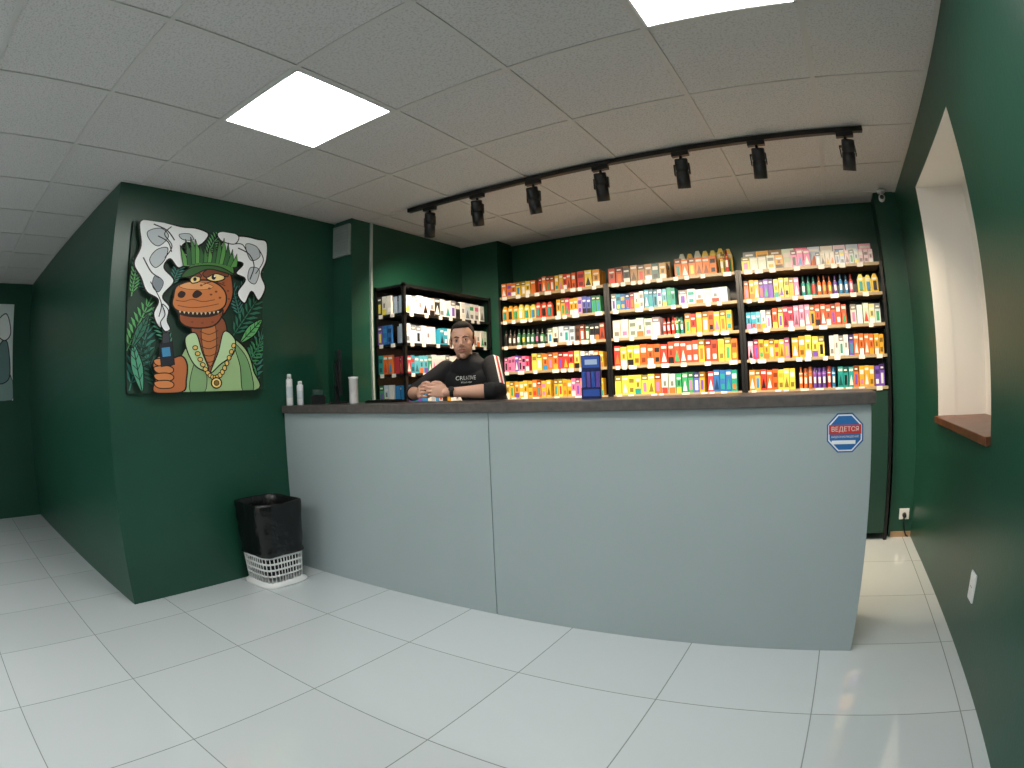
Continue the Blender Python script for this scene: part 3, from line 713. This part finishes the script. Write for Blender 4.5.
def hc(c):
    x,y,z=c
    if y<-.079 and -.072<z<-.0515 and abs(x)<.023-.6*abs(z+.062): return LIP if abs(z+.062)>.0012 else tuple(q*.4 for q in LIP)
    st=0
    if z<-.045 and y<.01: st=min(1,(-.045-z)/.02)*.35
    if y<-.07 and -.05<z<-.04 and abs(x)<.03: st=.2
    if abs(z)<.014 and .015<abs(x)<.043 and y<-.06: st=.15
    f=1+.06*noise.noise(Vector(c)*40)
    red=1.06 if (abs(x)>.02 and -.05<z<-.01) else 1
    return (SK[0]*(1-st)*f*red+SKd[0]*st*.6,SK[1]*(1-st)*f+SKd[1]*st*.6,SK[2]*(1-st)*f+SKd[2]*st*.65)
head=remesh(b,'head',[skin_nodes],.0024,colf=hc,parent=MAN,smooth_it=4,M=HM)
hairm=mat('dark_hair','#1c1511',.7,bump=.5,bscale=150)
b=MB()
b.ell((0,.030,.048),(.0765,.089,.079)); b.ell((0,-.010,.091),(.054,.058,.029)); b.ell((0,.06,.0),(.067,.058,.07))
for s in(-1,1): b.ell((s*.070,.0,.022),(.006,.018,.024))
remesh(b,'hair',[hairm],.003,parent=MAN,smooth_it=6,M=HM)
b=MB()
for s in(-1,1):
    b.tube([(s*.012,-.0905,.018),(s*.026,-.0925,.0235),(s*.043,-.082,.019)],[.0025,.0034,.002],8,0,round_=True)
b.obj('eyebrows',[hairm],MAN,M=HM)
b=MB()
for s in(-1,1):
    ex,ey,ez=s*.029,-.0735,.0005
    b.ell((ex,ey,ez),(.0120,.0118,.0078),0,nu=20,nv=12); b.ell((ex,-.0832,ez+.0003),(.0050,.0028,.0050),1,nu=16,nv=10)
    b.tube([(ex-.0125,ey-.005,ez),(ex-.006,ey-.0112,ez+.0062),(ex,ey-.0125,ez+.0078),(ex+.006,ey-.0112,ez+.0062),(ex+.0125,ey-.005,ez)],[.0018,.0026,.003,.0026,.0018],10,2,round_=True)
    b.tube([(ex-.0125,ey-.005,ez-.001),(ex,ey-.0118,ez-.0072),(ex+.0125,ey-.005,ez-.001)],[.0016,.0022,.0016],10,2,round_=True)
    b.tube([(ex-.011,ey-.0085,ez+.0025),(ex,ey-.0138,ez+.0052),(ex+.011,ey-.0085,ez+.0025)],[.0006,.0010,.0006],6,1,round_=True)
b.obj('eyes',[mat('eye_white','#d8d2cc',.25),mat('iris','#1d130e',.15),mat('eyelid_skin','#c4927c',.5)],MAN,M=HM)
b=MB()
R=[]
for t in range(28):
    a=2*math.pi*t/28; R.append((cxm+.062*math.cos(a),2.938+.058*math.sin(a),1.388+.018*math.sin(a)))
b.tube(R+[R[0]],[.010]*29,8); b.obj('collar',[black_shirt],MAN)
def chest_text(body_s,size,z0,nm):
    cu=bpy.data.curves.new('tmp','FONT'); cu.body=body_s; cu.size=size; cu.align_x='CENTER'; cu.resolution_u=4
    to=bpy.data.objects.new('tmp',cu); COL.objects.link(to); dg=bpy.context.evaluated_depsgraph_get(); dg.update()
    tm=bpy.data.meshes.new_from_object(to.evaluated_get(dg)); bpy.data.objects.remove(to)
    b2=bmesh.new(); b2.from_mesh(tm); bmesh.ops.triangulate(b2,faces=b2.faces[:]); bmesh.ops.subdivide_edges(b2,edges=b2.edges[:],cuts=1)
    for v in b2.verts:
        o=Vector((cxm+.02+v.co.x,2.0,z0+v.co.y)); h=bvh.ray_cast(o,Vector((0,1,0)))
        if h[0]: v.co=h[0]-Vector((0,.003,0))
        else: v.co=o+Vector((0,.9,0))
    b2.to_mesh(tm); b2.free(); tm.materials.clear(); tm.materials.append(whst)
    o=bpy.data.objects.new(nm,tm); COL.objects.link(o); o.parent=MAN
chest_text('CREATIVE',.036,1.240,'shirt_lettering'); chest_text('studio wear',.020,1.220,'shirt_lettering_small')

# ---------------------------------------------------------------- camera: equisolid fisheye clip-on lens
f,yaw,pit,rol,hcm=571.9,math.radians(-31.5132),math.radians(.1505),math.radians(-2.2267),1.1936
fw=Vector((math.sin(yaw)*math.cos(pit),math.cos(yaw)*math.cos(pit),math.sin(pit))); r=Vector((math.cos(yaw),-math.sin(yaw),0)); u=r.cross(fw)
r2=r*math.cos(rol)+u*math.sin(rol); u2=-r*math.sin(rol)+u*math.cos(rol)
cam=bpy.data.cameras.new('camera'); co=bpy.data.objects.new('camera',cam); COL.objects.link(co)
co.matrix_world=Matrix.Translation((0,0,hcm))@Matrix((r2,u2,-fw)).transposed().to_4x4()
cam.type='PANO'; cam.sensor_width=10.5*1024/f; cam.sensor_height=cam.sensor_width*.75; cam.clip_start=.01
scene.camera=co
w=bpy.data.worlds.new('world'); scene.world=w; w.use_nodes=True; w.node_tree.nodes['Background'].inputs[0].default_value=(.5,.55,.6,1); w.node_tree.nodes['Background'].inputs[1].default_value=.3
scene.view_settings.view_transform='Standard'
